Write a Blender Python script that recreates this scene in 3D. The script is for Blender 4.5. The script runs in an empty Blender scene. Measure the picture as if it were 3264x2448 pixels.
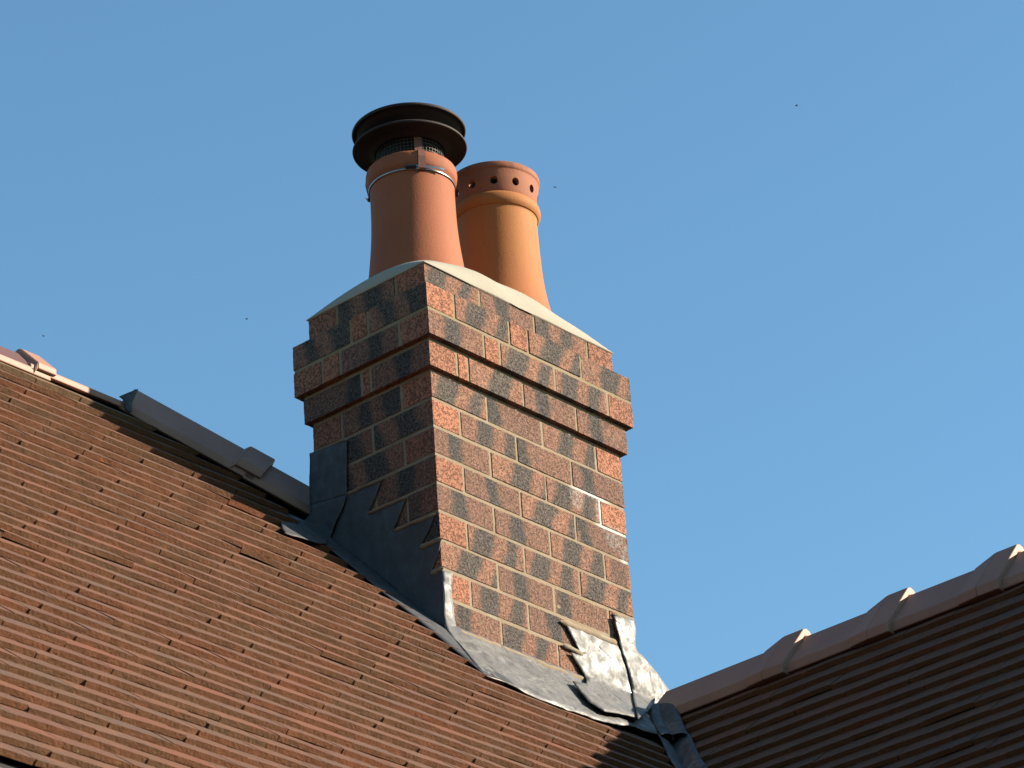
import bpy, bmesh, math, random
from mathutils import Vector, Matrix
R = math.radians
rnd = random.Random(7)
sc = bpy.context.scene
col = sc.collection

# ------------------------------------------------------------------ camera
CAM = Vector((-6.01790794, -5.28156723, -4.14520292))
RT = Vector((0.66446795, -0.74473849, -0.06202352))
UP = Vector((-0.30853445, -0.34897483, 0.8848859))
FW = Vector((0.68065324, 0.56884193, 0.46166007))
FPX = 12000.0
cd = bpy.data.cameras.new("camera")
cam = bpy.data.objects.new("camera", cd); col.objects.link(cam)
cd.sensor_width = 36; cd.lens = FPX / 3264 * 36
cd.clip_start = .1; cd.clip_end = 5000
m3 = Matrix((RT, UP, -FW)).transposed()
cam.matrix_world = Matrix.Translation(CAM) @ m3.to_4x4()
sc.camera = cam
cd.dof.use_dof = True; cd.dof.focus_distance = 9.2; cd.dof.aperture_fstop = 26

# ------------------------------------------------------------------ light
SUN_AZ, SUN_EL = R(311), R(23)            # azimuth counter-clockwise from +x
sd = Vector((math.cos(SUN_AZ) * math.cos(SUN_EL), math.sin(SUN_AZ) * math.cos(SUN_EL), math.sin(SUN_EL)))
w = bpy.data.worlds.new("World"); sc.world = w; w.use_nodes = True
nt = w.node_tree; bg = nt.nodes["Background"]
sky = nt.nodes.new("ShaderNodeTexSky"); sky.sky_type = 'NISHITA'; sky.sun_disc = False
sky.sun_elevation = SUN_EL; sky.sun_rotation = math.atan2(sd.x, sd.y)
sky.altitude = 0; sky.air_density = 1.0; sky.dust_density = 0.4; sky.ozone_density = 1.2
tint = nt.nodes.new("ShaderNodeMix"); tint.data_type = 'RGBA'; tint.blend_type = 'MULTIPLY'; tint.inputs[0].default_value = 1
tint.inputs[7].default_value = (.77, 1.08, 1.13, 1)
nt.links.new(sky.outputs[0], tint.inputs[6]); nt.links.new(tint.outputs[2], bg.inputs[0]); bg.inputs[1].default_value = 0.065
sl = bpy.data.lights.new("sun", 'SUN'); so = bpy.data.objects.new("sun", sl); col.objects.link(so)
sl.energy = 5.0; sl.angle = R(0.5); sl.color = (1, .87, .70)
so.rotation_euler = sd.to_track_quat('Z', 'Y').to_euler()
sc.view_settings.view_transform = 'Standard'; sc.view_settings.look = 'None'
sc.view_settings.exposure = 1.62; sc.view_settings.gamma = 1

# ------------------------------------------------------------------ helpers
def at(u, v, n, o):
    """point of the plane (normal n, through o) seen at photo pixel u, v"""
    d = FW + RT * ((u - 1632) / FPX) - UP * ((v - 1224) / FPX)
    n = Vector(n); return CAM + d * ((Vector(o) - CAM).dot(n) / d.dot(n))

class Mat:
    def __init__(s, name, rough=.8, metal=0.0, spec=.4):
        s.m = bpy.data.materials.new(name); s.m.use_nodes = True
        s.t = s.m.node_tree; s.b = s.t.nodes["Principled BSDF"]
        s.b.inputs["Roughness"].default_value = rough; s.b.inputs["Metallic"].default_value = metal
        s.b.inputs["Specular IOR Level"].default_value = spec
        s.geo = s.t.nodes.new("ShaderNodeTexCoord").outputs["Object"]
    def set(s, sock, v):
        if hasattr(v, 'is_output'): s.t.links.new(v, sock)
        elif v is not None:
            if isinstance(v, tuple) and len(v) == 3 and sock.type == 'RGBA': v = v + (1,)
            sock.default_value = v
    def n(s, kind, ins={}, out=0, **props):
        x = s.t.nodes.new(kind)
        for k, v in props.items(): setattr(x, k, v)
        for k, v in ins.items(): s.set(x.inputs[k], v)
        return x.outputs[out]
    def noise(s, scale, detail=3, rough=.55, dist=0, vec=None, out=0):
        return s.n("ShaderNodeTexNoise", {"Vector": vec or s.geo, "Scale": scale, "Detail": detail, "Roughness": rough, "Distortion": dist}, out)
    def vor(s, scale, vec=None, out=0):
        return s.n("ShaderNodeTexVoronoi", {"Vector": vec or s.geo, "Scale": scale}, out)
    def ramp(s, f, *stops):
        x = s.t.nodes.new("ShaderNodeValToRGB"); e = x.color_ramp.elements
        while len(e) < len(stops): e.new(.5)
        for i, (p, c) in enumerate(stops):
            e[i].position = p; e[i].color = (c, c, c, 1) if isinstance(c, (int, float)) else tuple(c) + (1,)
        s.set(x.inputs[0], f); return x.outputs[0]
    def mix(s, f, a, b, mode='MIX'):
        x = s.t.nodes.new("ShaderNodeMix"); x.data_type = 'RGBA'; x.blend_type = mode
        s.set(x.inputs[0], f); s.set(x.inputs[6], a); s.set(x.inputs[7], b); return x.outputs[2]
    def math(s, op, a, b=None, c=None):
        x = s.t.nodes.new("ShaderNodeMath"); x.operation = op
        s.set(x.inputs[0], a); s.set(x.inputs[1], b); s.set(x.inputs[2], c); return x.outputs[0]
    def attr(s, name, out=0):
        x = s.t.nodes.new("ShaderNodeAttribute"); x.attribute_name = name; return x.outputs[out]
    def sep(s, v):
        x = s.t.nodes.new("ShaderNodeSeparateXYZ"); s.set(x.inputs[0], v); return x.outputs
    def bump(s, h, dist, strength=1, prev=None):
        return s.n("ShaderNodeBump", {"Height": h, "Distance": dist, "Strength": strength, "Normal": prev} if prev else {"Height": h, "Distance": dist, "Strength": strength})
    def done(s, c, normal=None, rough=None, k=.37):
        c = s.mix(1.0, c, (k, k, k), 'MULTIPLY')
        s.set(s.b.inputs["Base Color"], c)
        if normal is not None: s.set(s.b.inputs["Normal"], normal)
        if rough is not None: s.set(s.b.inputs["Roughness"], rough)
        return s.m

def mapr(M, v, a, b, c=0.0, d=1.0):
    return M.n("ShaderNodeMapRange", {0: v, 1: a, 2: b, 3: c, 4: d})

# --- tile clay: faces carry 'tile' colour attribute: r random, g butt(1)/top(0), b random2, a top course
def mat_tile():
    M = Mat("roof_tile_clay", .88, 0, .3)
    s = M.sep(M.attr("tile")); r1, butt, r2 = s[0], s[1], s[2]
    olive = M.attr("tile", 3) if False else M.n("ShaderNodeAttribute", {}, 3, attribute_name="tile")
    top = M.ramp(r1, (0, (.18, .105, .078)), (.35, (.22, .112, .074)), (.6, (.27, .112, .066)), (.8, (.17, .112, .092)), (1, (.235, .132, .094)))
    but = M.ramp(r2, (0, (.23, .106, .044)), (.4, (.265, .122, .049)), (.7, (.21, .108, .048)), (1, (.31, .122, .049)))
    c = M.mix(butt, top, but)
    pat = M.ramp(M.noise(5, 4, .6), (.42, 0), (.62, 1))
    c = M.mix(M.math('MULTIPLY', pat, .30), c, (.19, .15, .085))
    st = M.ramp(M.noise(22, 3, .6), (.45, 0), (.7, 1))
    c = M.mix(M.math('MULTIPLY', st, .35), c, (.42, .19, .10))
    fine = M.noise(420, 2, .7)
    c = M.mix(.55, c, M.mix(fine, (.25, .25, .25), (.78, .78, .78)), 'OVERLAY')
    # orange lichen and a few green moss specks
    li = M.ramp(M.noise(17, 5, .75), (.665, 0), (.70, 1))
    c = M.mix(M.math('MULTIPLY', li, .9), c, (.50, .19, .055))
    mo = M.ramp(M.noise(9, 6, .8, 0, M.n("ShaderNodeMapping", {0: M.geo, 1: (3, 1, 7)})), (.64, 0), (.70, 1))
    c = M.mix(M.math('MULTIPLY', mo, .5), c, (.15, .17, .04))
    wh = M.ramp(M.vor(38), (.035, 1), (.06, 0))
    c = M.mix(M.math('MULTIPLY', wh, M.math('GREATER_THAN', M.noise(6), .55)), c, (.62, .55, .42))
    c = M.mix(M.math('MULTIPLY', olive, .75), c, (.27, .21, .12))
    b = M.bump(M.noise(160, 4, .7), .0016, .9)
    b = M.bump(M.noise(40, 3, .6), .003, .6, b)
    c = M.mix(1.0, c, (1.12, .92, .78), 'MULTIPLY')
    return M.done(c, b, None, .325)

# --- ridge clay
def mat_ridge(name, ca, cb):
    M = Mat(name, .62, 0, .45)
    c = M.mix(M.ramp(M.noise(7, 4), (.35, 0), (.65, 1)), ca, cb)
    c = M.mix(M.ramp(M.noise(90, 3), (.55, 0), (.8, .3)), c, (.16, .10, .08))
    return M.done(c, M.bump(M.noise(220, 3), .0006, .8))

# --- brick: uv in metres, 'brick' attr: r random, g length, b header, a random2
def mat_brick():
    M = Mat("rustic_brick", .9, 0, .25)
    uv = M.n("ShaderNodeUVMap", {}, 0, uv_map="UVMap")
    a = M.sep(M.attr("brick")); r1, ln, hd = a[0], a[1], a[2]
    r2 = M.n("ShaderNodeAttribute", {}, 3, attribute_name="brick")
    q = M.sep(uv); u, v = q[0], q[1]
    wn = M.noise(16, 3, .6); wob = M.math('MULTIPLY', M.math('SUBTRACT', wn, .5), .045)
    uu = M.math('ADD', M.math('ADD', u, wob), M.math('MULTIPLY', v, M.math('MULTIPLY', M.math('SUBTRACT', r2, .35), -.75)))
    def band(cen, hw, soft):
        d = M.math('ABSOLUTE', M.math('SUBTRACT', uu, cen)); return mapr(M, d, hw, M.math('ADD', hw, soft), 1.0, 0.0)
    c1 = mapr(M, r1, 0, 1, .012, .105)
    k1 = band(c1, mapr(M, r2, 0, 1, .012, .030), .018)
    c2 = M.math('ADD', c1, mapr(M, r2, 0, 1, .075, .11))
    k2 = M.math('MULTIPLY', band(c2, .012, .018), M.math('GREATER_THAN', r2, .45))
    dark = M.math('MAXIMUM', k1, k2)
    worm = M.noise(140, 1.5, .5, 1.2); wrm = M.ramp(worm, (.41, 0), (.49, 1))
    pink = M.mix(M.noise(10), (.74, .335, .20), (.68, .30, .18))
    pink = M.mix(wrm, M.mix(.6, pink, (.10, .035, .02)), pink)  # pits darkened in the colour too, as shadow inside the grooves
    sand = M.mix(M.ramp(M.noise(150, 2, .8), (.36, 0), (.64, 1)), (.075, .048, .035), (.50, .34, .255))
    sm = M.ramp(M.noise(17, 3, .65, 0, M.n("ShaderNodeMapping", {0: M.geo, 1: (4, 2, 9)})), (.24, .62), (.42, 1))
    smask = M.math('MULTIPLY', sm, M.math('SUBTRACT', 1.0, hd))
    grain = M.ramp(M.noise(230, 2, .8), (.40, .35), (.62, 1))
    c = M.mix(M.math('MULTIPLY', M.math('MULTIPLY', smask, .92), grain), pink, sand)
    blk = M.mix(M.ramp(M.noise(170, 2, .8), (.36, 0), (.66, 1)), (.018, .018, .018), (.26, .24, .21))
    dk = M.math('MULTIPLY', M.math('MULTIPLY', dark, M.ramp(M.noise(200, 2, .8), (.30, .55), (.5, 1))), M.math('SUBTRACT', 1.0, hd))
    c = M.mix(dk, c, blk)
    # white lime bloom bled from the joints near the right-hand corner
    bl = M.math('MULTIPLY', bloom(M, .45), .8)
    c = M.mix(M.math('MULTIPLY', bl, .85), c, (.72, .70, .65))
    c = M.mix(1.0, c, M.mix(r2, (.74, .76, .80), (1.12, 1.05, 1.0)), 'MULTIPLY')
    soft = M.math('SUBTRACT', 1.0, M.math('MULTIPLY', M.math('MAXIMUM', dk, smask), .45))
    b = M.bump(M.math('MULTIPLY', wrm, soft), .0038, 1)
    b = M.bump(M.noise(330, 3, .8), .0022, 1, b)
    return M.done(c, b)

def bloom(M, th):
    p = M.sep(M.geo)
    def blob(x, z, rx, rz):
        dx = M.math('DIVIDE', M.math('SUBTRACT', p[0], x), rx); dz = M.math('DIVIDE', M.math('SUBTRACT', p[2], z), rz)
        return mapr(M, M.math('ADD', M.math('MULTIPLY', dx, dx), M.math('MULTIPLY', dz, dz)), 0, 1, 1.0, 0.0)
    bl = None
    for q in ((.603, -.112, .016, .055), (.655, -.170, .045, .040), (.520, -.100, .032, .036), (.575, -.076, .085, .010), (.650, -.150, .070, .013), (.690, -.200, .025, .035)):
        k = blob(*q); bl = k if bl is None else M.math('MAXIMUM', bl, k)
    return M.math('MULTIPLY', mapr(M, bl, 0, .7), M.ramp(M.noise(85, 4, .8), (th, 0), (th + .13, 1)))
def mat_mortar():
    M = Mat("buff_mortar", .95, 0, .2)
    c = M.mix(M.ramp(M.noise(9, 4), (.35, 0), (.65, 1)), (.44, .335, .225), (.52, .405, .28))
    c = M.mix(M.math('MULTIPLY', M.ramp(M.noise(14, 3), (.6, 0), (.7, 1)), .5), c, (.60, .55, .45))
    p = M.sep(M.geo)
    c = M.mix(mapr(M, p[2], .05, .3, 0.0, .45), c, (.38, .32, .16))
    c = M.mix(bloom(M, .25), c, (.95, .92, .85))
    return M.done(c, M.bump(M.noise(260, 4, .7), .0016, 1))

def mat_cement():
    M = Mat("pale_cement", .95, 0, .2)
    c = M.mix(M.noise(8, 4), (.56, .51, .40), (.66, .61, .50))
    c = M.mix(M.ramp(M.noise(60, 4, .7), (.62, 0), (.7, .5)), c, (.28, .25, .2))
    return M.done(c, M.bump(M.noise(120, 4, .7), .0016, .7))

def mat_lead(name, sun_side):
    M = Mat(name, .42, .30 if sun_side else .25, .35)
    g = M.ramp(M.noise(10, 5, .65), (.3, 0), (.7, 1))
    ca, cb = ((.42, .425, .43), (.66, .65, .62)) if sun_side else ((.16, .168, .178), (.24, .248, .255))
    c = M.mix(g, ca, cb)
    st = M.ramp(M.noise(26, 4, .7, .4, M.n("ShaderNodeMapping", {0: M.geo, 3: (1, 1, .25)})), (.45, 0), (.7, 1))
    c = M.mix(M.math('MULTIPLY', st, .45), c, (.70, .60, .50) if sun_side else (.10, .115, .135))
    b = M.bump(M.noise(15, 2, .5, .6), .016 if sun_side else .004, .8)
    b = M.bump(M.noise(60, 3, .6), .003 if sun_side else .001, .7, b)
    return M.done(c, b, mapr(M, M.noise(30, 3), .3, .7, .36 if sun_side else .45, .85), .195 if sun_side else .25)

def mat_pot(name, ca, cb, cc=None, z0=.45, z1=.9):
    M = Mat(name, .75, 0, .2)
    c = M.mix(M.ramp(M.noise(5, 4), (.35, 0), (.65, 1)), ca, cb)
    if cc:
        z = M.sep(M.geo)[2]
        c = M.mix(M.ramp(M.math('ADD', z, M.math('MULTIPLY', M.noise(9, 3), .08)), (z0, 1), (z1, 0)), c, cc)
    zz = M.sep(M.geo)[2]
    soot = M.math('MULTIPLY', mapr(M, zz, .845, .885, 0.0, .75), M.ramp(M.noise(26, 4, .7, 0, M.n("ShaderNodeMapping", {0: M.geo, 3: (1, 1, .6)})), (.50, 0), (.66, 1)))
    c = M.mix(soot, c, (.10, .055, .04))
    drip = M.math('MULTIPLY', M.ramp(M.noise(30, 4, .6, 0, M.n("ShaderNodeMapping", {0: M.geo, 3: (1, 1, .10)})), (.56, 0), (.72, 1)), .28)
    c = M.mix(drip, c, (.26, .13, .085))
    c = M.mix(M.math('MULTIPLY', M.ramp(M.vor(75), (.05, 1), (.10, 0)), .5), c, (.12, .06, .04))
    c = M.mix(M.ramp(M.noise(300, 2, .7), (.5, 0), (.9, .35)), c, (.18, .08, .05))
    return M.done(c, M.bump(M.noise(180, 3, .6), .0006, .8))

def mat_plain(name, c1, c2, rough=.6, metal=0, scale=12, bump=.0005):
    M = Mat(name, rough, metal)
    return M.done(M.mix(M.ramp(M.noise(scale, 4), (.35, 0), (.65, 1)), c1, c2), M.bump(M.noise(scale * 12, 3), bump, .7))

TILE = mat_tile()
RIDGE = mat_ridge("ridge_clay", (.56, .27, .175), (.64, .325, .215))
RIDGE2 = mat_ridge("maroon_ridge_clay", (.17, .07, .06), (.22, .10, .085))  # darker maroon clay for the sloping front faces of ridge tiles
BRICK = mat_brick(); MORTAR = mat_mortar(); CEMENT = mat_cement()
LEAD_SHADE = mat_lead("shaded_lead", False); LEAD_SUN = mat_lead("sunlit_lead", True)  # one lead in two tones: shade and sunlight put into the colour
POT1 = mat_pot("salmon_terracotta", (.55, .160, .070), (.60, .19, .085))
POT2 = mat_pot("buff_terracotta", (.66, .245, .070), (.72, .28, .08), (.66, .21, .07), .5, .66)
POT2R = mat_pot("red_terracotta", (.56, .20, .105), (.60, .225, .12))
COWL = mat_plain("dark_brown_enamel", (.020, .007, .006), (.038, .012, .009), .75)
CLIP = mat_plain("terracotta_painted_clip", (.40, .17, .11), (.34, .13, .085), .5)
STEEL = mat_plain("galvanised_steel", (.52, .53, .53), (.66, .66, .64), .3, .9)
BLACK = mat_plain("black_rubber", (.02, .02, .02), (.03, .03, .03), .6)
SOOT = mat_plain("soot", (.012, .011, .010), (.02, .018, .016), .95)
PAINT = mat_plain("white_gutter_plastic", (.62, .63, .61), (.70, .70, .68), .45)
UNDER = mat_plain("roofing_felt", (.02, .02, .02), (.03, .03, .03), .9)
GRASS = mat_plain("grass", (.03, .04, .015), (.05, .06, .025), .95, 0, .5, .01)
PAVE = mat_plain("paving", (.05, .05, .05), (.075, .073, .07), .9, 0, 2, .002)
INSECT = mat_plain("insect_black", (.01, .01, .012), (.02, .02, .02), .5)
WING = mat_plain("insect_wing", (.10, .10, .11), (.14, .14, .15), .3)

def mesh(name, vs, fs, mat, parent=None, smooth=False):
    me = bpy.data.meshes.new(name); me.from_pydata([tuple(v) for v in vs], [], fs); me.update()
    if smooth: me.polygons.foreach_set("use_smooth", [True] * len(me.polygons))
    o = bpy.data.objects.new(name, me); col.objects.link(o)
    if mat: me.materials.append(mat)
    if parent: o.parent = parent
    return o
def from_bm(name, bm, mat, parent=None, smooth=False):
    bmesh.ops.recalc_face_normals(bm, faces=bm.faces[:])
    me = bpy.data.meshes.new(name); bm.to_mesh(me); bm.free()
    if smooth: me.polygons.foreach_set("use_smooth", [True] * len(me.polygons))
    o = bpy.data.objects.new(name, me); col.objects.link(o); me.materials.append(mat)
    if parent: o.parent = parent
    return o
def thing(name, label, cat, loc=(0, 0, 0), group=None):
    o = bpy.data.objects.new(name, None); col.objects.link(o); o.location = loc; o.empty_display_size = .1
    o["label"] = label; o["category"] = cat
    if group: o["group"] = group
    return o
def tag(o, label, cat, group=None):
    o["label"] = label; o["category"] = cat
    if group: o["group"] = group
def struct(o): o["kind"] = "structure"
def box(vs, fs, a, b):
    i = len(vs)
    for z in (a[2], b[2]):
        for y in (a[1], b[1]):
            for x in (a[0], b[0]): vs.append((x, y, z))
    for f in ((0, 2, 3, 1), (4, 5, 7, 6), (0, 1, 5, 4), (2, 6, 7, 3), (0, 4, 6, 2), (1, 3, 7, 5)): fs.append([i + k for k in f])

# ------------------------------------------------------------------ geometry constants
W, D, d1, d2 = .7066, .3947, .0141, .0294
PITCH = R(46); TP, CP, SP = math.tan(PITCH), math.cos(PITCH), math.sin(PITCH)
ZR = -.62                                   # main roof plane meets y = 0 at this height
WX, WZ = .80, -.588                          # wing ridge line and its plane apex
VC = WX + (ZR - WZ) / TP                    # the valley runs where x - y = VC
RY = .80                                    # main ridge line
def zmain(y): return ZR + TP * y
def zwing(x): return WZ - TP * (WX - x)

# ------------------------------------------------------------------ ground, sky is the world
g = mesh("ground", [(-400, -400, -5.8), (400, -400, -5.8), (400, 400, -5.8), (-400, 400, -5.8)], [(0, 1, 2, 3)], GRASS); struct(g)
g = mesh("paving", [(-9, -9, -5.796), (5, -9, -5.796), (5, 7, -5.796), (-9, 7, -5.796)], [(0, 1, 2, 3)], PAVE); struct(g)

# ------------------------------------------------------------------ tiled roof slopes
def tile_slope(O, A, U, N, s_list, g_list, t_list, a0, a1, width, seed, keep, clips, name, parent, phase=0.0, top_olive=False, mess=1.0):
    rr = random.Random(seed)
    vs, fs, cols = [], [], []
    NX = 6
    for i, s in enumerate(s_list):
        gg, t = g_list[i], t_list[i]
        off = (phase + (i % 2) * .5 + rr.uniform(-.03, .03)) * width
        k0 = int((a0 - off) / width) - 1; k1 = int((1.6 if callable(a1) else a1) / width) + 2
        for k in range(k0, k1):
            x0 = off + k * width; 
            gap = rr.uniform(.0004, .0014) + (rr.random() < .06) * rr.uniform(.001, .004)
            x1 = x0 + width - gap
            am = a1(i, s) if callable(a1) else a1
            x1 = min(x1, am)
            if x1 - x0 < .02 or x1 < a0: continue
            if keep and not keep(.5 * (x0 + x1), s): continue
            r1, r2 = rr.random(), rr.random()
            roll = rr.gauss(0, .0013) * mess; lift = abs(rr.gauss(0, .0010)) * mess; yaw = rr.gauss(0, .0016) * mess
            if rr.random() < .05 * mess: lift += rr.uniform(.0015, .0035); roll += rr.choice((-1, 1)) * rr.uniform(.0008, .002)
            cam_ = rr.uniform(.0004, .0030) * mess; ds = rr.gauss(0, .0013); tt = t * rr.uniform(.93, 1.05)
            skew = rr.gauss(0, .4)
            L = gg * 2.05; base = len(vs)
            rows = ((0, 1.0), (.45, .55), (1.0, 0.0))
            for q, (fr, lf) in enumerate(rows):
                for j in range(NX + 1):
                    e = j / NX; a = x0 + (x1 - x0) * e
                    ss = s + ds + yaw * (e - .5) + fr * L + (rr.gauss(0, .0003) if q == 0 else 0)
                    cc = cam_ * (1 - (2 * e - 1) ** 2) * (1 if q == 0 else .5)
                    h = t * .35 + t * (1 - fr * L / gg) + lift * lf + roll * (2 * e - 1) * lf + cc * (1 + skew * (e - .5)) * 1.0 - .006
                    p = O + A * a + U * ss + N * h
                    vs.append(p)
                    vs.append(p - N * tt - U * (.0012 if q == 0 else 0))
            def id_(q, j, b): return base + (q * (NX + 1) + j) * 2 + b
            def add(f, kind):
                fs.append(f); cols.append((r1, kind, r2, 1.0 if (top_olive and i < 1) else 0.0))
            for q in range(2):
                for j in range(NX): add((id_(q, j, 0), id_(q, j + 1, 0), id_(q + 1, j + 1, 0), id_(q + 1, j, 0)), 0)
                add((id_(q, 0, 0), id_(q + 1, 0, 0), id_(q + 1, 0, 1), id_(q, 0, 1)), 1)
                add((id_(q, NX, 0), id_(q, NX, 1), id_(q + 1, NX, 1), id_(q + 1, NX, 0)), 1)
            for j in range(NX): add((id_(0, j, 1), id_(0, j + 1, 1), id_(0, j + 1, 0), id_(0, j, 0)), 1)
            for j in range(NX): add((id_(0, j, 1), id_(1, j, 1), id_(1, j + 1, 1), id_(0, j + 1, 1)), 1)
    me = bpy.data.meshes.new(name); me.from_pydata([tuple(v) for v in vs], [], fs)
    ca = me.color_attributes.new("tile", 'FLOAT_COLOR', 'CORNER')
    li = 0
    buf = []
    for p, c in zip(me.polygons, cols): buf += list(c) * p.loop_total
    ca.data.foreach_set("color", buf)
    if clips:
        bm = bmesh.new(); bm.from_mesh(me)
        for co, no in clips:
            bmesh.ops.bisect_plane(bm, geom=bm.verts[:] + bm.edges[:] + bm.faces[:], plane_co=co, plane_no=no, clear_outer=True)
        bm.to_mesh(me); bm.free()
    o = bpy.data.objects.new(name, me); col.objects.link(o); me.materials.append(TILE); o.parent = parent
    return o

X_, Y_, Z_ = Vector((1, 0, 0)), Vector((0, 1, 0)), Vector((0, 0, 1))
UM, NM = Vector((0, CP, SP)), Vector((0, -SP, CP))
UW, NW = Vector((CP, 0, SP)), Vector((-SP, 0, CP))
OM = Vector((0, 0, ZR)); OW = Vector((WX, 0, WZ))

main = thing("tiled_roof", "sunlit brown clay tiled roof slope filling the lower left, below the chimney", "roof", (0, 0, ZR))
wing = thing("tiled_roof", "dark shaded tiled roof on the right with a rising ridge of angular tiles", "roof", (WX, -1, WZ))
def rel(o, parent):
    o.parent = parent; o.matrix_parent_inverse = Matrix.Translation(parent.location).inverted()

# course positions (distance up the slope of each tile tail)
s = .950; sl_, gl_, tl_ = [], [], []
i = 0
while s > -1.93:
    sl_.append(s); gg = .0600 + .0245 * math.exp(-(i - 1) / 16); gl_.append(gg); tl_.append(.0100 + .0034 * math.exp(-i / 18))
    s -= gg; i += 1
HIPN = Vector((.711, 1, 0)).normalized(); HIPO = Vector((-.25, .79, 0))
VALN = Vector((1, -1, 0)).normalized(); VALO = Vector((.40, .40 - VC, 0))
S0 = .0
lim = lambda i, s: (-.036 - (.018 if i % 2 else .0) - (.035 if s > .30 else 0)) if s > -.305 else 1.4
tA = tile_slope(OM, X_, UM, NM, sl_, gl_, tl_, -6.0, lim, .1435, 3, None,
                [(HIPO - HIPN * .13, HIPN), (VALO - X_ * .05, VALN)], "tile_courses", main, .31, True, .5)
rel(tA, main)
# roofing felt underlay, back slope and hip end so the roof is a closed body
XE, YE = -7.0, -1.42
xh = 1.30
zr = zmain(RY)
hipx = lambda y: -.25 + (.79 - y) / .711
A0 = (XE, RY, zr - .02); A1 = (-.26, RY, zr - .02)
P = []
def off(p): return Vector(p) - Vector((0, 0, .022))
hy = -.30; hx = hipx(hy); hz = zmain(hy)
vs = [off((XE, YE, zmain(YE))), off((XE, RY, zr)), off((hipx(RY), RY, zr)), off((hx, hy, hz)), off((VC + YE, YE, zmain(YE))),
      off((XE, 3.0, zr - TP * 2.2)), off((3.2, 3.0, zr - TP * 2.2)), off((3.2, -.30, zr - TP * 2.2)), off((.55, hy, hz))]
fs = [(0, 4, 8, 3, 2, 1), (1, 2, 6, 5), (2, 3, 7, 6)]
u_ = mesh("underlay", vs, fs, UNDER); rel(u_, main)

# wing slope
sw, gw, tw = [], [], []
s = -.085; i = 0
while s > -1.95:
    sw.append(s); gg = max(.058, .078 - .0010 * i); gw.append(gg); tw.append(.0118 - .00006 * i); s -= gg; i += 1
tW = tile_slope(OW, -Y_, UW, NW, sw, gw, tw, -.25, 4.6, .1435, 11, None, [(VALO + X_ * .05, -VALN)], "tile_courses", wing, .1, False, .5)
rel(tW, wing)
wx0 = WX - 1.55
vs = [off((WX, WX - VC, WZ)), off((WX, -4.6, WZ)), off((wx0, -4.6, zwing(wx0))), off((wx0, wx0 - VC, zwing(wx0))), off((WX + 1.6, -4.6, WZ - TP * 1.6)), off((WX + 1.6, WX - VC, WZ - TP * 1.6))]
u_ = mesh("underlay", vs, [(0, 1, 2, 3), (0, 5, 4, 1)], UNDER); rel(u_, wing)

# ------------------------------------------------------------------ ridge and hip tiles
def profile(w, h, f, th=.012):
    out = [(-w, -h - f), (-w, -h), (-.010, -.004), (0, 0), (.010, -.004), (w, -h), (w, -h - f)]
    inn = [(-w + th, -h - f), (-w + th, -h - .004), (-.008, -.004 - th), (0, -th * 1.15), (.008, -.004 - th), (w - th, -h - .004), (w - th, -h - f)]
    return out, inn
def sweep(bm, A, B, prof, prof2=None, upv=Z_):
    """solid shell of the angular section from A to B; prof2 gives the section at B"""
    d = (B - A).normalized(); side = d.cross(upv).normalized(); up = side.cross(d).normalized()
    rings = []
    for P_, pr in ((A, prof), (B, prof2 or prof)):
        o_, i_ = pr
        rings.append([bm.verts.new(P_ + side * a + up * b) for a, b in o_ + i_[::-1]])
    n = len(rings[0])
    for k in range(n): bm.faces.new((rings[0][k], rings[0][(k + 1) % n], rings[1][(k + 1) % n], rings[1][k]))
    m = n // 2
    for rg, fl in ((rings[0], 0), (rings[1], 1)):
        for k in range(m - 1):
            f = [rg[k], rg[k + 1], rg[n - 2 - k], rg[n - 1 - k]]
            bm.faces.new(f if fl else f[::-1])
def grow(pr, s, lift, fl=None, th=None):
    o_, i_ = pr
    if fl is None: fl = lift * .25
    if th: i_ = [(a * (1 - th / .085) if abs(a) > .02 else a, b - (th if abs(a) < .06 else 0)) for a, b in o_]
    up_ = lambda q, k: (q[0] * s, q[1] + (lift if 1 < k < 5 else fl))
    return [up_(q, k) for k, q in enumerate(o_)], [(q[0] * s, q[1] + (lift if 1 < k < 5 else fl) - .001) for k, q in enumerate(i_)]
def ridge_tile(A, B, w, h, f, collar, mat, parent, lift=.022, clen=.058, name="ridge_tile", cs=1.16, fl=None, th=None, maroon_slope=False):
    A, B = Vector(A), Vector(B); d = (B - A).normalized()
    bm = bmesh.new(); pr = profile(w, h, f)
    sweep(bm, A, B, pr)
    if collar:
        g2 = grow(pr, cs, lift, fl, th)
        ram = B - d * (clen * (2.15 if th else 1.12)); mid = B - d * (clen * .95)
        sweep(bm, ram, mid, grow(pr, 1.03, .002), g2)
        sweep(bm, mid, B + d * .012, g2)
    bmesh.ops.recalc_face_normals(bm, faces=bm.faces[:])
    if maroon_slope:
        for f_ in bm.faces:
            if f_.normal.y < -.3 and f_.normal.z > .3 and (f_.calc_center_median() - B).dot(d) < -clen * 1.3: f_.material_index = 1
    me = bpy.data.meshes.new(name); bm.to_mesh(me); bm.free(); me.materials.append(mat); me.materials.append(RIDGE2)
    o = bpy.data.objects.new(name, me); col.objects.link(o); rel(o, parent)
    bv = o.modifiers.new("bevel", 'BEVEL'); bv.width = .0025; bv.segments = 2; bv.limit_method = 'ANGLE'; bv.angle_limit = R(25)
    return o
# wing ridge: horizontal line running towards the viewer
def wz(y): return -.548
ends = [-.014, -.435, -.747, -1.06, -1.37, -1.68, -1.99, -2.3, -2.61, -2.92, -3.23, -3.54]
for a, b in zip(ends, ends[1:]):
    ridge_tile((WX, a, wz(a) + rnd.uniform(-.001, .001)), (WX, b - .004, wz(b)), .098, .098, .024, True, RIDGE, wing, .021, .052, cs=1.18, fl=-.004, th=.020)
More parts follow.
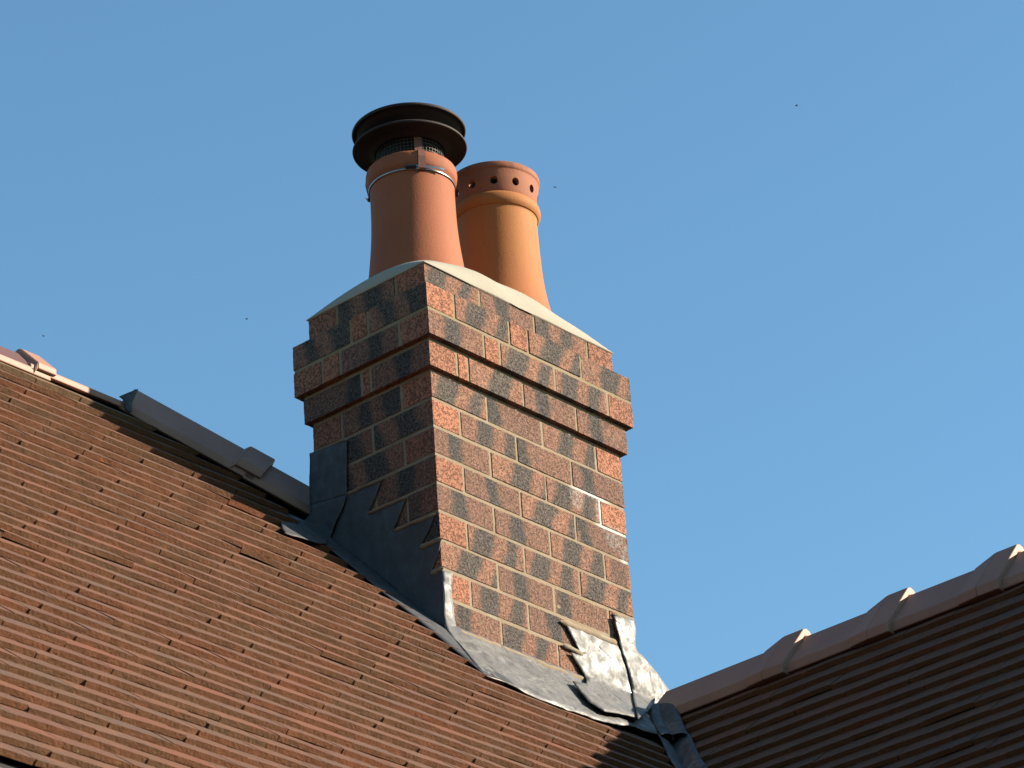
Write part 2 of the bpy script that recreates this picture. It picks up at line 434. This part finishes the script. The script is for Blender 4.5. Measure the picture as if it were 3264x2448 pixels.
# main ridge
RYF = .735
def mz(x): return .2165
ridge_tile((-.62, .80, .2045), (-.245, .80, .2045), .065, .038, .017, False, RIDGE, main)
ridge_tile((-1.05, .80, .223), (-.555, .80, .223), .065, .066, .017, True, RIDGE, main, .016, .050, cs=1.12, fl=.016, maroon_slope=True)
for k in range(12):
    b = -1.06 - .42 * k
    ridge_tile((b - .41, .80, .223), (b, .80, .223), .065, .066, .017, True, RIDGE, main, .016, .050, cs=1.12, fl=.016, maroon_slope=True)
# hip
def hip(x): return Vector((x, .779 - .711 * (x + .234), .247 - .70 * (x + .234)))
ridge_tile(hip(-.234), hip(.036), .085, .092, .020, True, RIDGE, main, .016, .060, "hip_tile", 1.10, .015)
ridge_tile(hip(.015) - Z_ * .004, hip(.22) - Z_ * .004, .085, .092, .020, False, RIDGE, main, .018, .055, "hip_tile")

# ------------------------------------------------------------------ chimney stack
stack = thing("chimney_stack", "multicoloured rustic brick chimney with oversailing courses and lead flashing", "chimney", (0, 0, ZR))
S_, H_, J = .1948, .0923, .0104
def brick_rows():
    rows = []
    A = ([S_, S_, S_, H_], [H_, S_, H_], [S_, S_], [S_, S_, S_, H_])     # front, left, right, back
    B = ([H_, S_, S_, S_], [S_, S_], [H_, S_, H_], [H_, S_, S_, S_])
    rows.append((1, 0, A))
    rows.append((2, d2, ([H_, S_, .060, S_, S_], [S_, .048, S_], [H_, S_, .05, H_], [H_, S_, .06, S_, S_])))
    rows.append((3, d2, ([S_, .048, S_, S_, H_], [H_, S_, .05, H_], [S_, .048, S_], [S_, .048, S_, S_, H_])))
    rows.append((4, d1, ([H_, .030, S_, S_, S_], [S_, .02, S_], [H_, S_, .02, H_], [H_, .03, S_, S_, S_])))
    for k in range(5, 16): rows.append((k, 0, A if k % 2 else B))
    return rows
bv_, bf_, battr, buv = [], [], [], []
mv, mf = [], []
br = random.Random(21)
def brick(a, b, f):
    """f: dict face -> (length axis, header?)"""
    i0 = len(bv_); box(bv_, bf_, a, b)
    r1, r2 = br.random(), br.random()
    order = ('bot', 'top', 'front', 'back', 'left', 'right')
    L = (b[0] - a[0], b[1] - a[1])
    for k, nm in enumerate(order):
        face = bf_[-6 + k]
        ax = 0 if nm in ('front', 'back', 'bot', 'top') else 1
        ln = L[ax]; hd = 1.0 if ln < .12 else 0.0
        if hd and br.random() < .12: hd = .35
        battr.append((r1, ln, hd, r2))
        uvs = []
        for vi in face:
            p = bv_[vi]; u = p[ax] - a[ax]
            uvs.append((u, (p[2] - a[2]) if nm not in ('bot', 'top') else (p[1] - a[1])))
        buv.append(uvs)
def fit(lst, total):
    n = len(lst); s_ = sum(lst) + J * (n - 1); k = max(range(n), key=lambda q: lst[q]); out = list(lst)
    big = [q for q in range(n) if lst[q] > .15]
    for q in big: out[q] += (total - s_) / len(big)
    return out
for k, dd, (fr_, le_, ri_, ba_) in brick_rows():
    zc = .075 * (5 - k); z0, z1 = zc + J / 2, zc + .075 - J / 2
    x0, x1, y0, y1 = -dd, W + dd, -dd, D + dd
    F, Lf, Rt, Bk = fit(fr_, x1 - x0), fit(le_, y1 - y0), fit(ri_, y1 - y0), fit(ba_, x1 - x0)
    j = lambda: br.gauss(0, .0005)
    T = .085
    def add(ax0, ay0, ax1, ay1):
        brick((ax0, ay0, z0 + j()), (ax1, ay1, z1 + j()), None)
    add(x0 + j(), y0 + j(), x0 + F[0], y0 + Lf[0]); add(x1 - F[-1], y0 + j(), x1 + j(), y0 + Rt[0])
    add(x0 + j(), y1 - Lf[-1], x0 + Bk[0], y1 + j()); add(x1 - Bk[-1], y1 - Rt[-1], x1 + j(), y1 + j())
    p = x0 + F[0] + J
    for L in F[1:-1]: add(p + j(), y0 + j(), p + L, y0 + T); p += L + J
    p = x0 + Bk[0] + J
    for L in Bk[1:-1]: add(p, y1 - T, p + L, y1 + j()); p += L + J
    p = y0 + Lf[0] + J
    for L in Lf[1:-1]: add(x0 + j(), p + j(), x0 + T, p + L); p += L + J
    p = y0 + Rt[0] + J
    for L in Rt[1:-1]: add(x1 - T, p, x1 + j(), p + L); p += L + J
    r = .0013
    box(mv, mf, (x0 + r, y0 + r, zc + J / 2 + .0015), (x1 - r, y1 - r, zc + .075 - J / 2 - .0015))
    dn = {1: 0, 2: d2, 3: d1, 4: 0}.get(k, 0); dn = min(dd, dn)
    box(mv, mf, (-dn + r, -dn + r, zc - J / 2 - .0015), (W + dn - r, D + dn - r, zc + J / 2 + .0015))
bo = mesh("brickwork", bv_, bf_, BRICK)
me = bo.data
ca = me.color_attributes.new("brick", 'FLOAT_COLOR', 'CORNER'); buf = []
for c in battr: buf += list(c) * 4
ca.data.foreach_set("color", buf)
uvl = me.uv_layers.new(name="UVMap"); buf = []
for q in buv:
    for a in q: buf += list(a)
uvl.data.foreach_set("uv", buf)
sb_ = bo.modifiers.new("sub", 'SUBSURF'); sb_.subdivision_type = 'SIMPLE'; sb_.levels = 4; sb_.render_levels = 4
tx_ = bpy.data.textures.new("rough", 'CLOUDS'); tx_.noise_scale = .012; tx_.noise_depth = 2
dp_ = bo.modifiers.new("rough", 'DISPLACE'); dp_.texture = tx_; dp_.strength = .0022; dp_.mid_level = .30; dp_.texture_coords = 'OBJECT'

rel(bo, stack)
# joints: weathered strip mortar, slightly uneven, in every bed and perpend
mo = mesh("mortar_joints", mv, mf, MORTAR)
rel(mo, stack)

# cement flaunching on top of the stack
NXg, NYg = 48, 32; vs, fs = [], []
for jy in range(NYg + 1):
    for ix in range(NXg + 1):
        # denser towards the rims
        u = -math.cos(math.pi * ix / NXg); v = -math.cos(math.pi * jy / NYg)
        x = W / 2 + u * (W / 2 + .004); y = D / 2 + v * (D / 2 + .004)
        h = .138 * (max(0, 1 - abs(u) ** 2.1) ** .57) * (max(0, 1 - abs(v) ** 2.1) ** .57)
        h += .0022 * math.sin(x * 31 + y * 17) * math.sin(y * 23 + 1) * (1 - abs(u)) * 2
        vs.append((x, y, .3715 + .001 + h))
for jy in range(NYg):
    for ix in range(NXg):
        a = jy * (NXg + 1) + ix; fs.append((a, a + 1, a + NXg + 2, a + NXg + 1))
ring = [ix for ix in range(NXg + 1)] + [(jy) * (NXg + 1) + NXg for jy in range(1, NYg + 1)] + [NYg * (NXg + 1) + ix for ix in range(NXg - 1, -1, -1)] + [jy * (NXg + 1) for jy in range(NYg - 1, 0, -1)]
b0 = len(vs)
for q in ring: vs.append((vs[q][0], vs[q][1], .3706))
n = len(ring)
for k in range(n): fs.append((ring[(k + 1) % n], ring[k], b0 + k, b0 + (k + 1) % n))
fs.append([b0 + k for k in range(n)][::-1])
fl = mesh("mortar_cap", vs, fs, CEMENT, None, True); rel(fl, stack)

# ------------------------------------------------------------------ lead flashing
def sheet(name, pts, mat, parent, thick=.0022, wob=.0015, cuts=3, seed=1, nrm=None, fold=None, fold2=None):
    """lead sheet: closed outline in space (nearly flat), filled, refined, dressed slightly uneven and given thickness"""
    bm = bmesh.new()
    n = len(pts); P3 = []
    for k in range(n):                                     # extra points along the edges
        a, b = Vector(pts[k]), Vector(pts[(k + 1) % n]); m = max(1, int((b - a).length / .02))
        for q in range(m): P3.append(a.lerp(b, q / m))
    vv = [bm.verts.new(p) for p in P3]
    f = bm.faces.new(vv); f.normal_update(); N = Vector(nrm) if nrm else f.normal.copy()
    bmesh.ops.triangulate(bm, faces=[f])
    for _ in range(cuts):
        es = [e for e in bm.edges if e.calc_length() > .012]
        if not es: break
        bmesh.ops.subdivide_edges(bm, edges=es, cuts=1)
        bmesh.ops.triangulate(bm, faces=[q for q in bm.faces if len(q.verts) > 3])
    from mathutils import noise as nz
    for v in bm.verts:
        v.co += N * (nz.noise(v.co * 24 + Vector((seed, 0, 0))) + .5 * nz.noise(v.co * 60)) * wob
    if fold is not None:                                   # below the roof line the sheet is dressed out over the slope
        o_ = OM + NM * fold
        for v in bm.verts:
            d = v.co - CAM; q = CAM + d * ((o_ - CAM).dot(NM) / d.dot(NM))
            if v.co.z < zmain(v.co.y) + fold / CP: v.co = q
            if fold2 and v.co.x > W:
                n2 = Vector(fold2[0]); v.co = CAM + d * ((Vector(fold2[1]) - CAM).dot(n2) / d.dot(n2))
    o = from_bm(name, bm, mat, None, True)
    so_ = o.modifiers.new("thick", 'SOLIDIFY'); so_.thickness = thick; so_.offset = 0
    rel(o, parent); return o
def z4(a, b): return (880 + a / 2.2117, 1300 + b / 2.2117)
def z5(a, b): return (1350 + a / 1.58, 1350 + b / 1.58)
def z6(a, b): return (a / 4.424, 1050 + b / 4.424)
def on(f, pts, n, o): return [at(*f(*p), n, o) for p in pts]
# stepped flashing on the shaded left face
L1 = on(z4, [(500, 616), (742, 512), (700, 635), (642, 755), (915, 636), (880, 735), (822, 878), (1113, 762), (1080, 860), (1008, 998), (1165, 935), (1135, 1060), (1086, 1186), (1172, 1140), (1190, 1300), (1196, 1565), (1000, 1440), (780, 1260), (560, 1085), (372, 950), (430, 800)], (1, 0, 0), (-.0045, 0, 0))
sheet("stepped_flashing", L1, LEAD_SHADE, stack, .002, .0012, 3, 1)
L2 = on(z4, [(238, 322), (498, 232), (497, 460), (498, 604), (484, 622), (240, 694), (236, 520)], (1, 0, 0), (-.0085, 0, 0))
L2[0].y += .0; sheet("corner_flashing", L2, LEAD_SHADE, stack, .0022, .0015, 3, 2)
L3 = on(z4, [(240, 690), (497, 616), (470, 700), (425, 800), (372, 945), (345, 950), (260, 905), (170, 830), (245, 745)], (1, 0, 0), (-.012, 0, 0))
sheet("corner_flashing", L3, LEAD_SHADE, stack, .0022, .0022, 3, 3)
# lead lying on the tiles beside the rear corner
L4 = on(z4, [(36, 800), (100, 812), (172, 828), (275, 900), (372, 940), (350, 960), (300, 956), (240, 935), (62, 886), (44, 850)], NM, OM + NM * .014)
sheet("saddle_flashing", L4, LEAD_SHADE, stack, .0022, .0015, 3, 4)
# soakers under the stepped flashing
L5 = [Vector((-.105, y, zmain(y))) + NM * (.007 + .002 * ((k % 2))) for k, y in enumerate([-.20, .0, .1, .2, .3, .40])] + [Vector((.0, y, zmain(y))) + NM * .010 for y in (.40, -.20)]
sheet("soaker", L5, LEAD_SHADE, stack, .002, .0008, 2, 5)
# near corner strip on the front face
L6 = on(z4, [(1172, 1148), (1243, 1163), (1238, 1330), (1262, 1500), (1278, 1660), (1232, 1680), (1192, 1570), (1180, 1350)], (0, 1, 0), (0, -.0055, 0))
sheet("corner_flashing", L6, LEAD_SUN, stack, .0022, .0022, 3, 6)
# front apron: upstand then out over the tiles
def apron():
    n = 90; vs, fs = [], []
    from mathutils import noise as nz
    low = [(-.10, -.176), (-.05, -.200), (.001, -.222), (.142, -.230), (.296, -.214), (.462, -.172), (.62, -.15), (.80, -.13)]
    for k in range(n + 1):
        e = k / n
        xt = -.003 + (W + .075) * e; xb = -.097 + (.80 + .097) * e
        for p, q in zip(low, low[1:]):
            if p[0] <= xb <= q[0]: yb = p[1] + (q[1] - p[1]) * (xb - p[0]) / (q[0] - p[0])
        for r_, fr in enumerate((0, .04, .10, .22, .38, .55, .72, .88, 1.0)):
            x = xt + (xb - xt) * fr; y = -.006 + (yb + .006) * fr
            z = zmain(y) + .021 - .008 * fr + (.012 if r_ == 0 else 0)
            p = Vector((x, y, z)) + NM * (nz.noise(Vector((x * 13, y * 13, 3))) * .0045 + nz.noise(Vector((x * 38, y * 30, 9))) * .0018) * (.3 if r_ == 0 else 1)
            vs.append(p)
    m = 9
    for k in range(n):
        for r_ in range(m - 1):
            a = k * m + r_; fs.append((a, a + 1, a + m + 1, a + m))
    o = mesh("apron_flashing", vs, fs, LEAD_SUN, None, True)
    so_ = o.modifiers.new("thick", 'SOLIDIFY'); so_.thickness = .0024; rel(o, stack)
apron()
# stepped cover flashing at the right of the front face
L7 = on(z5, [(712, 1004), (970, 1112), (1002, 1160), (1045, 1290), (1080, 1482), (985, 1462), (905, 1447), (832, 1402), (752, 1298), (820, 1312), (822, 1290), (738, 1152), (800, 1172), (803, 1160), (785, 1148)], (0, 1, 0), (0, -.0075, 0))
sheet("stepped_flashing", L7, LEAD_SUN, stack, .0024, .0022, 3, 7, None, .024)
nB = (-.10, 1, 0)
L8 = on(z5, [(960, 968), (1060, 990), (1070, 1040), (1064, 1100), (1076, 1145), (1105, 1175), (1136, 1212), (1150, 1310), (1166, 1395), (1140, 1440), (1082, 1490), (1052, 1340), (1030, 1235), (985, 1105), (972, 1030)], (0, 1, 0), (0, -.012, 0))
sheet("corner_flashing", L8, LEAD_SUN, stack, .0026, .0035, 3, 8, None, .030)
L9 = on(z5, [(1128, 1200), (1150, 1222), (1195, 1285), (1240, 1348), (1240, 1420), (1160, 1450), (1158, 1370), (1140, 1290)], (-.1, 1, 0), (W + .06, .03, 0))
sheet("saddle_flashing", L9, LEAD_SUN, stack, .0026, .003, 3, 9)
# cement pointing over the flashings
def strip(name, a, b, wd, n, parent, seed):
    """hand-pressed fillet of mortar between points a and b on a wall with outward normal n"""
    from mathutils import noise as nz
    a, b, n = Vector(a), Vector(b), Vector(n); d = (b - a); L = d.length; d.normalize(); up = n.cross(d)
    if up.z < 0: up = -up
    m = max(6, int(L / .008)); vs, fs = [], []
    sec = [(-.5, 0), (-.42, .55), (0, 1), (.42, .6), (.5, 0)]
    for k in range(m + 1):
        e = k / m; taper = min(1, min(e, 1 - e) * 9 + .25)
        w_ = wd * taper * (1 + .35 * nz.noise(Vector((e * L * 40, seed, 0))))
        for s_, q in sec:
            vs.append(a + d * (e * L) + up * (s_ * w_ + .002 * nz.noise(Vector((e * L * 25, seed, 5)))) + n * (q * .007 * taper - .001))
    for k in range(m):
        for q in range(4):
            i_ = k * 5 + q; fs.append((i_, i_ + 5, i_ + 6, i_ + 1))
    o = mesh(name, vs, fs, MORTAR, None, True); rel(o, parent)
def fr5(a, b): return at(*z5(a, b), (0, 1, 0), (0, -.006, 0))
def lf4(a, b): return at(*z4(a, b), (1, 0, 0), (-.005, 0, 0))
for k, (p, q, wd) in enumerate([((165, 1046), (400, 1132), .014), ((385, 1128), (560, 1200), .013), ((540, 1192), (825, 1305), .017), ((700, 1115), (805, 1164), .013), ((690, 996), (985, 1112), .018), ((955, 962), (1062, 992), .013)]):
    strip("cement_pointing", fr5(*p), fr5(*q), wd, (0, -1, 0), stack, k)
for k, (p, q, wd) in enumerate([((640, 748), (925, 625), .009), ((825, 868), (1125, 748), .010), ((1010, 985), (1170, 920), .012), ((1086, 1170), (1180, 1126), .012), ((490, 612), (755, 500), .009), ((258, 318), (505, 222), .008)]):
    strip("cement_pointing", lf4(*p), lf4(*q), wd, (-1, 0, 0), stack, 10 + k)

# lead saddle where main ridge and hip meet (belongs to the main roof)
zb_ = lambda a, b: (a / 2.1027, 1052 + b / 2.1027)
LS = on(zb_, [(798, 446), (832, 432), (926, 395), (905, 442), (884, 490), (884, 545), (860, 556), (830, 515), (836, 485), (820, 462)], (.68, .57, 0), (-.30, .70, 0))
sheet("ridge_saddle", LS, LEAD_SHADE, main, .003, .002, 3, 12)
# valley lead between the two roofs
vs, fs = [], []
n = 70
for k in range(n + 1):
    x = .775 - 1.6 * k / n; y = x - VC; z = zmain(y)
    import mathutils
    wv = .010 * (1 if k < 3 else 0)
    for q, (oa, dn) in enumerate(((-.065, 0), (-.035, -.002), (0, -.010), (.035, -.002), (.065, 0))):
        if oa < 0: p = Vector((x + oa * .9, y, z)) + NM * (.008 + dn)
        elif oa > 0: p = Vector((x, y - oa * .9, z)) + NW * (.008 + dn)
        else: p = Vector((x, y, z - .004))
        p += Vector((0, 0, .004 * math.sin(k * .9) + wv * 0))
        vs.append(p)
for k in range(n):
    for q in range(4):
        a = k * 5 + q; fs.append((a, a + 1, a + 6, a + 5))
v_ = mesh("valley_lead", vs, fs, LEAD_SHADE, None, True); rel(v_, main)
so_ = v_.modifiers.new("thick", 'SOLIDIFY'); so_.thickness = .003
# bulging lead cap at the head of the valley
z3 = lambda a, b: (1700 + a / 2.895, 1900 + b / 2.895)
vs, fs = [], []
NR_ = 9
for r_ in range(NR_):
    e = r_ / (NR_ - 1); x = .725 - .135 * e; y = x - VC; z = zmain(y)
    hw = .062 - .008 * e
    lift = .010 * (1 - min(1, e / .30)) ** 1.2 + .007 + .006 * (e > .95)
    for q in range(9):
        f = q / 8 * 2 - 1
        a = abs(f)
        arch = lift + (.010 + .016 * (1 - min(1, e / .35))) * (1 - a * a)
        if f < 0: p = Vector((x - hw * a, y, z)) + NM * .010
        else: p = Vector((x, y - hw * a, z)) + NW * .010
        p += Vector((-.35, -.35, .87)) * arch * (1 if a < .9 else .6)
        vs.append(p)
for r_ in range(NR_ - 1):
    for q in range(8):
        a = r_ * 9 + q; fs.append((a, a + 9, a + 10, a + 1))
v_ = mesh("valley_lead", vs, fs, LEAD_SHADE, None, True); rel(v_, main)
so_ = v_.modifiers.new("thick", 'SOLIDIFY'); so_.thickness = .003
sb = v_.modifiers.new("sub", 'SUBSURF'); sb.levels = 2; sb.render_levels = 2

# ------------------------------------------------------------------ pots
def lathe(bm, prof, seg=96, cen=(0, 0), close=True):
    rings = []
    for r, z in prof:
        rings.append([bm.verts.new((cen[0] + r * math.cos(2 * math.pi * k / seg), cen[1] + r * math.sin(2 * math.pi * k / seg), z)) for k in range(seg)])
    for a, b in zip(rings, rings[1:] + ([rings[0]] if close else [])):
        for k in range(seg): bm.faces.new((a[k], a[(k + 1) % seg], b[(k + 1) % seg], b[k]))
def smoothprof(p, n=5):
    out = []
    for i in range(len(p) - 1):
        p0, p1, p2, p3 = p[max(0, i - 1)], p[i], p[i + 1], p[min(len(p) - 1, i + 2)]
        for k in range(n):
            t = k / n
            out.append(tuple(.5 * ((2 * b) + (c - a) * t + (2 * a - 5 * b + 4 * c - d) * t * t + (-a + 3 * b - 3 * c + d) * t ** 3) for a, b, c, d in zip(p0, p1, p2, p3)))
    return out + [p[-1]]
pot1 = thing("chimney_pot", "salmon red chimney pot fitted with a dark mesh cowl, left of the two", "chimney pot", (.195, .197, .42), "chimney pots on the stack")
c1 = (.195, .197)
outer = smoothprof([(.128, .42), (.1245, .47), (.1205, .50), (.1125, .575), (.1088, .64), (.1080, .71), (.1088, .742), (.1105, .7475), (.1150, .756), (.1172, .772), (.1150, .786), (.1090, .7925), (.1020, .7935)])
inner = [(.096, .787), (.092, .76), (.091, .6), (.10, .45), (.105, .42)]
bm = bmesh.new(); lathe(bm, outer + inner, 96, c1)
b_ = from_bm("pot_body", bm, POT1, None, True); rel(b_, pot1)
pot2 = thing("chimney_pot", "buff orange chimney pot with a ring of round vent holes, right of the two", "chimney pot", (.510, .190, .42), "chimney pots on the stack")
c2 = (.510, .190)
outer = smoothprof([(.134, 0.4200), (.127, 0.4800), (.1205, 0.5150), (.1125, 0.5800), (.1085, 0.6600), (.1070, 0.7354), (.1072, 0.7567), (.1115, 0.7611), (.1165, 0.7700), (.1178, 0.7800), (.1155, 0.7900), (.1100, 0.7966), (.1065, 0.7993)])
bm = bmesh.new(); lathe(bm, outer + [(.094, 0.7920), (.092, 0.6000), (.10, 0.4200)], 96, c2)
b_ = from_bm("pot_body", bm, POT2, None, True); rel(b_, pot2)
bowl = smoothprof([(.1055, 0.7975), (.1075, 0.8020), (.1105, 0.8130), (.1145, 0.8330), (.1170, 0.8540), (.1180, 0.8612), (.1205, 0.8658), (.1215, 0.8731), (.1200, 0.8805), (.1150, 0.8830)])
bm = bmesh.new(); lathe(bm, bowl + [(.1095, 0.8790), (.107, 0.8467), (.102, 0.8239), (.098, 0.8011)], 96, c2)
cut = bmesh.new()
vaz = math.atan2(-FW.y, -FW.x)
for k in range(12):
    a = vaz + 2 * math.pi * (k / 12) + R(1)
    mt = Matrix.Translation((c2[0] + .112 * math.cos(a), c2[1] + .112 * math.sin(a), .827)) @ Matrix.Rotation(a, 4, 'Z') @ Matrix.Rotation(R(90 - 12), 4, 'Y')
    bmesh.ops.create_cone(cut, cap_ends=True, segments=28, radius1=.0102, radius2=.0102, depth=.05, matrix=mt)
bw = from_bm("vent_collar", bm, POT2R, None, True)
cu = from_bm("cutter", cut, POT2R)
bo_ = bw.modifiers.new("holes", 'BOOLEAN'); bo_.object = cu; bo_.operation = 'DIFFERENCE'; bo_.solver = 'EXACT'
dg = bpy.context.evaluated_depsgraph_get()
nm_ = bpy.data.meshes.new_from_object(bw.evaluated_get(dg)); bw.modifiers.clear(); bw.data = nm_
bpy.data.objects.remove(cu)
try:
    bw.data.set_sharp_from_angle(angle=R(35))
except Exception: pass
rel(bw, pot2)
# dark flue lining inside both pots (soot)
bm = bmesh.new(); lathe(bm, [(.088, .45), (.088, .868), (.084, .868), (.084, .45)], 48, c2)
f_ = from_bm("flue_liner", bm, SOOT, None, True); rel(f_, pot2)

# ------------------------------------------------------------------ cowl
cowl = thing("chimney_cowl", "dark brown two-tier rain cowl with wire mesh clamped on the left pot", "chimney cowl", (.195, .197, .79))
bm = bmesh.new()
lathe(bm, smoothprof([(.004, .938), (.06, .934), (0.1219, .922), (0.1426, .915), (0.1468, .9105), (0.1458, .9060), (0.1426, .9045), (0.1378, .906), (0.1251, .898), (0.1000, .884), (.094, .872)], 4) + [(.088, .872), (.085, .89), (.004, .92)], 96, c1)
o = from_bm("rain_cap", bm, COWL, None, True); rel(o, cowl)
bm = bmesh.new()
lathe(bm, smoothprof([(.094, .872), (0.1251, .868), (0.1399, .8655), (0.1461, .8615), (0.1473, .8585), (0.1461, .8555), (0.1431, .8550), (0.1357, .8575), (0.1100, .8545), (.090, .8455), (.0865, .851)], 4) + [(.0835, .851), (.0835, .862), (.088, .872)], 96, c1)
o = from_bm("brim", bm, COWL, None, True); rel(o, cowl)
# wire mesh: uprights and hoops as thin rods
def rod(bm, a, b, r, seg=5):
    a, b = Vector(a), Vector(b); d = b - a
    mt = Matrix.Translation((a + b) / 2) @ d.to_track_quat('Z', 'Y').to_matrix().to_4x4()
    bmesh.ops.create_cone(bm, cap_ends=False, segments=seg, radius1=r, radius2=r, depth=d.length, matrix=mt)
bm = bmesh.new(); NR = 56; rc = .0865
for k in range(NR):
    a = 2 * math.pi * k / NR; x, y = c1[0] + rc * math.cos(a), c1[1] + rc * math.sin(a)
    rod(bm, (x, y, .775), (x, y, .848), .0006)
for z in (.792, .802, .812, .822, .832, .842):
    for k in range(NR):
        a, b = 2 * math.pi * k / NR, 2 * math.pi * (k + 1) / NR
        rod(bm, (c1[0] + rc * math.cos(a), c1[1] + rc * math.sin(a), z), (c1[0] + rc * math.cos(b), c1[1] + rc * math.sin(b), z), .0006)
o = from_bm("wire_mesh", bm, mat_plain("mesh_wire", (.16, .13, .12), (.24, .20, .18), .4, .6), None, True); rel(o, cowl)
bm = bmesh.new(); lathe(bm, [(.078, .76), (.078, .858), (.074, .858), (.074, .76)], 48, c1)
o = from_bm("flue_liner", bm, SOOT, None, True); rel(o, cowl)
# clips over the rim
def clip(az):
    d = Vector((math.cos(az), math.sin(az), 0)); s_ = Vector((-d.y, d.x, 0)); c = Vector((c1[0], c1[1], 0))
    path = [(.0885, .848), (.0890, .806), (.1000, .797), (.1080, .7965), (.1180, .790), (.1200, .772), (.1165, .752), (.1135, .736), (.1165, .733), (.1200, .737)]
    wds = [.010, .010, .0075, .0075, .0085, .0095, .0095, .0095, .009, .009]
    vs, fs = [], []
    for (r, z), w_ in zip(path, wds):
        p = c + d * r + Z_ * z; vs += [p - s_ * w_, p + s_ * w_]
    for k in range(len(path) - 1): a = 2 * k; fs.append((a, a + 1, a + 3, a + 2))
    o = mesh("clip", vs, fs, CLIP, None, False)
    m = o.modifiers.new("t", 'SOLIDIFY'); m.thickness = .0016; m.offset = 1; rel(o, cowl)
vdeg = math.degrees(vaz)
for da in (16, 16 - 118, 16 + 122): clip(R(vdeg + da))
# clamp band with worm screw and loose tail
bm = bmesh.new(); lathe(bm, [(.1095, .7425), (.1112, .7425), (.1118, .7395), (.1112, .7355), (.1095, .7355)], 96, c1)
o = from_bm("clamp_band", bm, STEEL, None, True); rel(o, cowl)
a0 = R(vdeg + 9); vs, fs = [], []
for k in range(15):
    e = k / 14; a = a0 + e * R(36); r = .1125 + .012 * e ** 1.5; z = .744 - .004 * e
    for zz in (-.0030, .0030): vs.append((c1[0] + r * math.cos(a), c1[1] + r * math.sin(a), z + zz + .002))
for k in range(14): fs.append((2 * k, 2 * k + 2, 2 * k + 3, 2 * k + 1))
o = mesh("band_tail", vs, fs, STEEL); m = o.modifiers.new("t", 'SOLIDIFY'); m.thickness = .0009; rel(o, cowl)
bm = bmesh.new(); d = Vector((math.cos(R(vdeg + 3)), math.sin(R(vdeg + 3)), 0)); s_ = Vector((-d.y, d.x, 0)); c = Vector((c1[0], c1[1], .742)) + d * .116
mt = Matrix.Translation(c) @ s_.to_track_quat('Z', 'Y').to_matrix().to_4x4()
bmesh.ops.create_cone(bm, cap_ends=True, segments=20, radius1=.0056, radius2=.0056, depth=.020, matrix=mt)
mt = Matrix.Translation(c - s_ * .013) @ s_.to_track_quat('Z', 'Y').to_matrix().to_4x4()
bmesh.ops.create_cone(bm, cap_ends=True, segments=6, radius1=.0066, radius2=.0066, depth=.007, matrix=mt)
o = from_bm("worm_screw", bm, BLACK); rel(o, cowl)

# ------------------------------------------------------------------ house body under the roofs
house = thing("brick_house", "brick house body under the tiled roofs, only its white gutter edge showing", "house", (0, 0, -5.8))
def wallmat():
    M = Mat("house_brick_wall", .9)
    br_ = M.n("ShaderNodeTexBrick", {"Vector": M.n("ShaderNodeMapping", {0: M.geo, 2: (R(90), 0, 0)}), "Color1": (.34, .15, .09), "Color2": (.26, .12, .08), "Mortar": (.4, .34, .24), "Scale": 1, "Mortar Size": .009, "Brick Width": .205, "Row Height": .075})
    return M.done(br_, M.bump(M.noise(120, 3), .002))
WM = wallmat()
vs, fs = [], []
ez = zmain(YE)
box(vs, fs, (-6.8, YE + .14, -5.79), (3.0, 2.9, ez - .10))
box(vs, fs, (wx0 + .15, -4.5, -5.79), (2.4, YE + .30, ez - .12))
o = mesh("wall", vs, fs, WM); rel(o, house)
# gutter along the eaves
vs, fs = [], []
sec = [(0.0, .012), (0.0, -.03), (-.02, -.060), (-.055, -.070), (-.09, -.058), (-.110, -.03), (-.112, .012), (-.106, .012), (-.104, -.028), (-.086, -.052), (-.055, -.063), (-.024, -.054), (-.006, -.028), (-.006, .012)]
for x in (XE, -.62):
    for a, b in sec: vs.append((x, YE + .020 + a - .004, ez - .040 + b))
m = len(sec)
for k in range(m): fs.append((k, (k + 1) % m, m + (k + 1) % m, m + k))
o = mesh("gutter", vs, fs, PAINT); rel(o, house)

# ------------------------------------------------------------------ insects in the air
def insect(u, v, depth, size, ang, tilt, label, wspread):
    p = CAM + (FW + RT * ((u - 1632) / FPX) - UP * ((v - 1224) / FPX)) * depth
    o = thing("flying_insect", label, "insect", p, "tiny insects flying in the sky"); o.rotation_euler = (tilt, .3, ang)
    bm = bmesh.new()
    for cx, r, st in ((-.30, .17, 1.9), (.06, .19, 1.2), (.38, .13, 1.0)):
        bmesh.ops.create_icosphere(bm, subdivisions=2, radius=r * size, matrix=Matrix.Translation((cx * size, 0, 0)) @ Matrix.Diagonal((st, 1, 1, 1)))
    b = from_bm("insect_body", bm, INSECT, None, True); b.parent = o
    for s_ in (-1, 1):
        L = size * wspread
        vs = [(0.1 * size, 0, .1 * size), (.25 * size, s_ * L * .6, .25 * size), (.05 * size, s_ * L, .3 * size), (-.25 * size, s_ * L * .8, .25 * size), (-.15 * size, s_ * L * .3, .14 * size)]
        w_ = mesh("insect_wing", vs, [(0, 1, 2, 3, 4)], WING); w_.parent = o
        m = w_.modifiers.new("t", 'SOLIDIFY'); m.thickness = size * .03
insect(2540, 337, 8.0, .0062, R(-50), 0, "small dark insect alone in the sky at the upper right", .45)
insect(1768, 597, 7.2, .0048, R(20), .5, "small dark insect just right of the buff chimney pot", .9)
insect(787, 1017, 7.6, .0054, R(80), -.4, "small dark insect in the sky left of the chimney top", .7)
insect(138, 1071, 7.4, .0052, R(10), .7, "small dark insect above the left end of the ridge", .8)
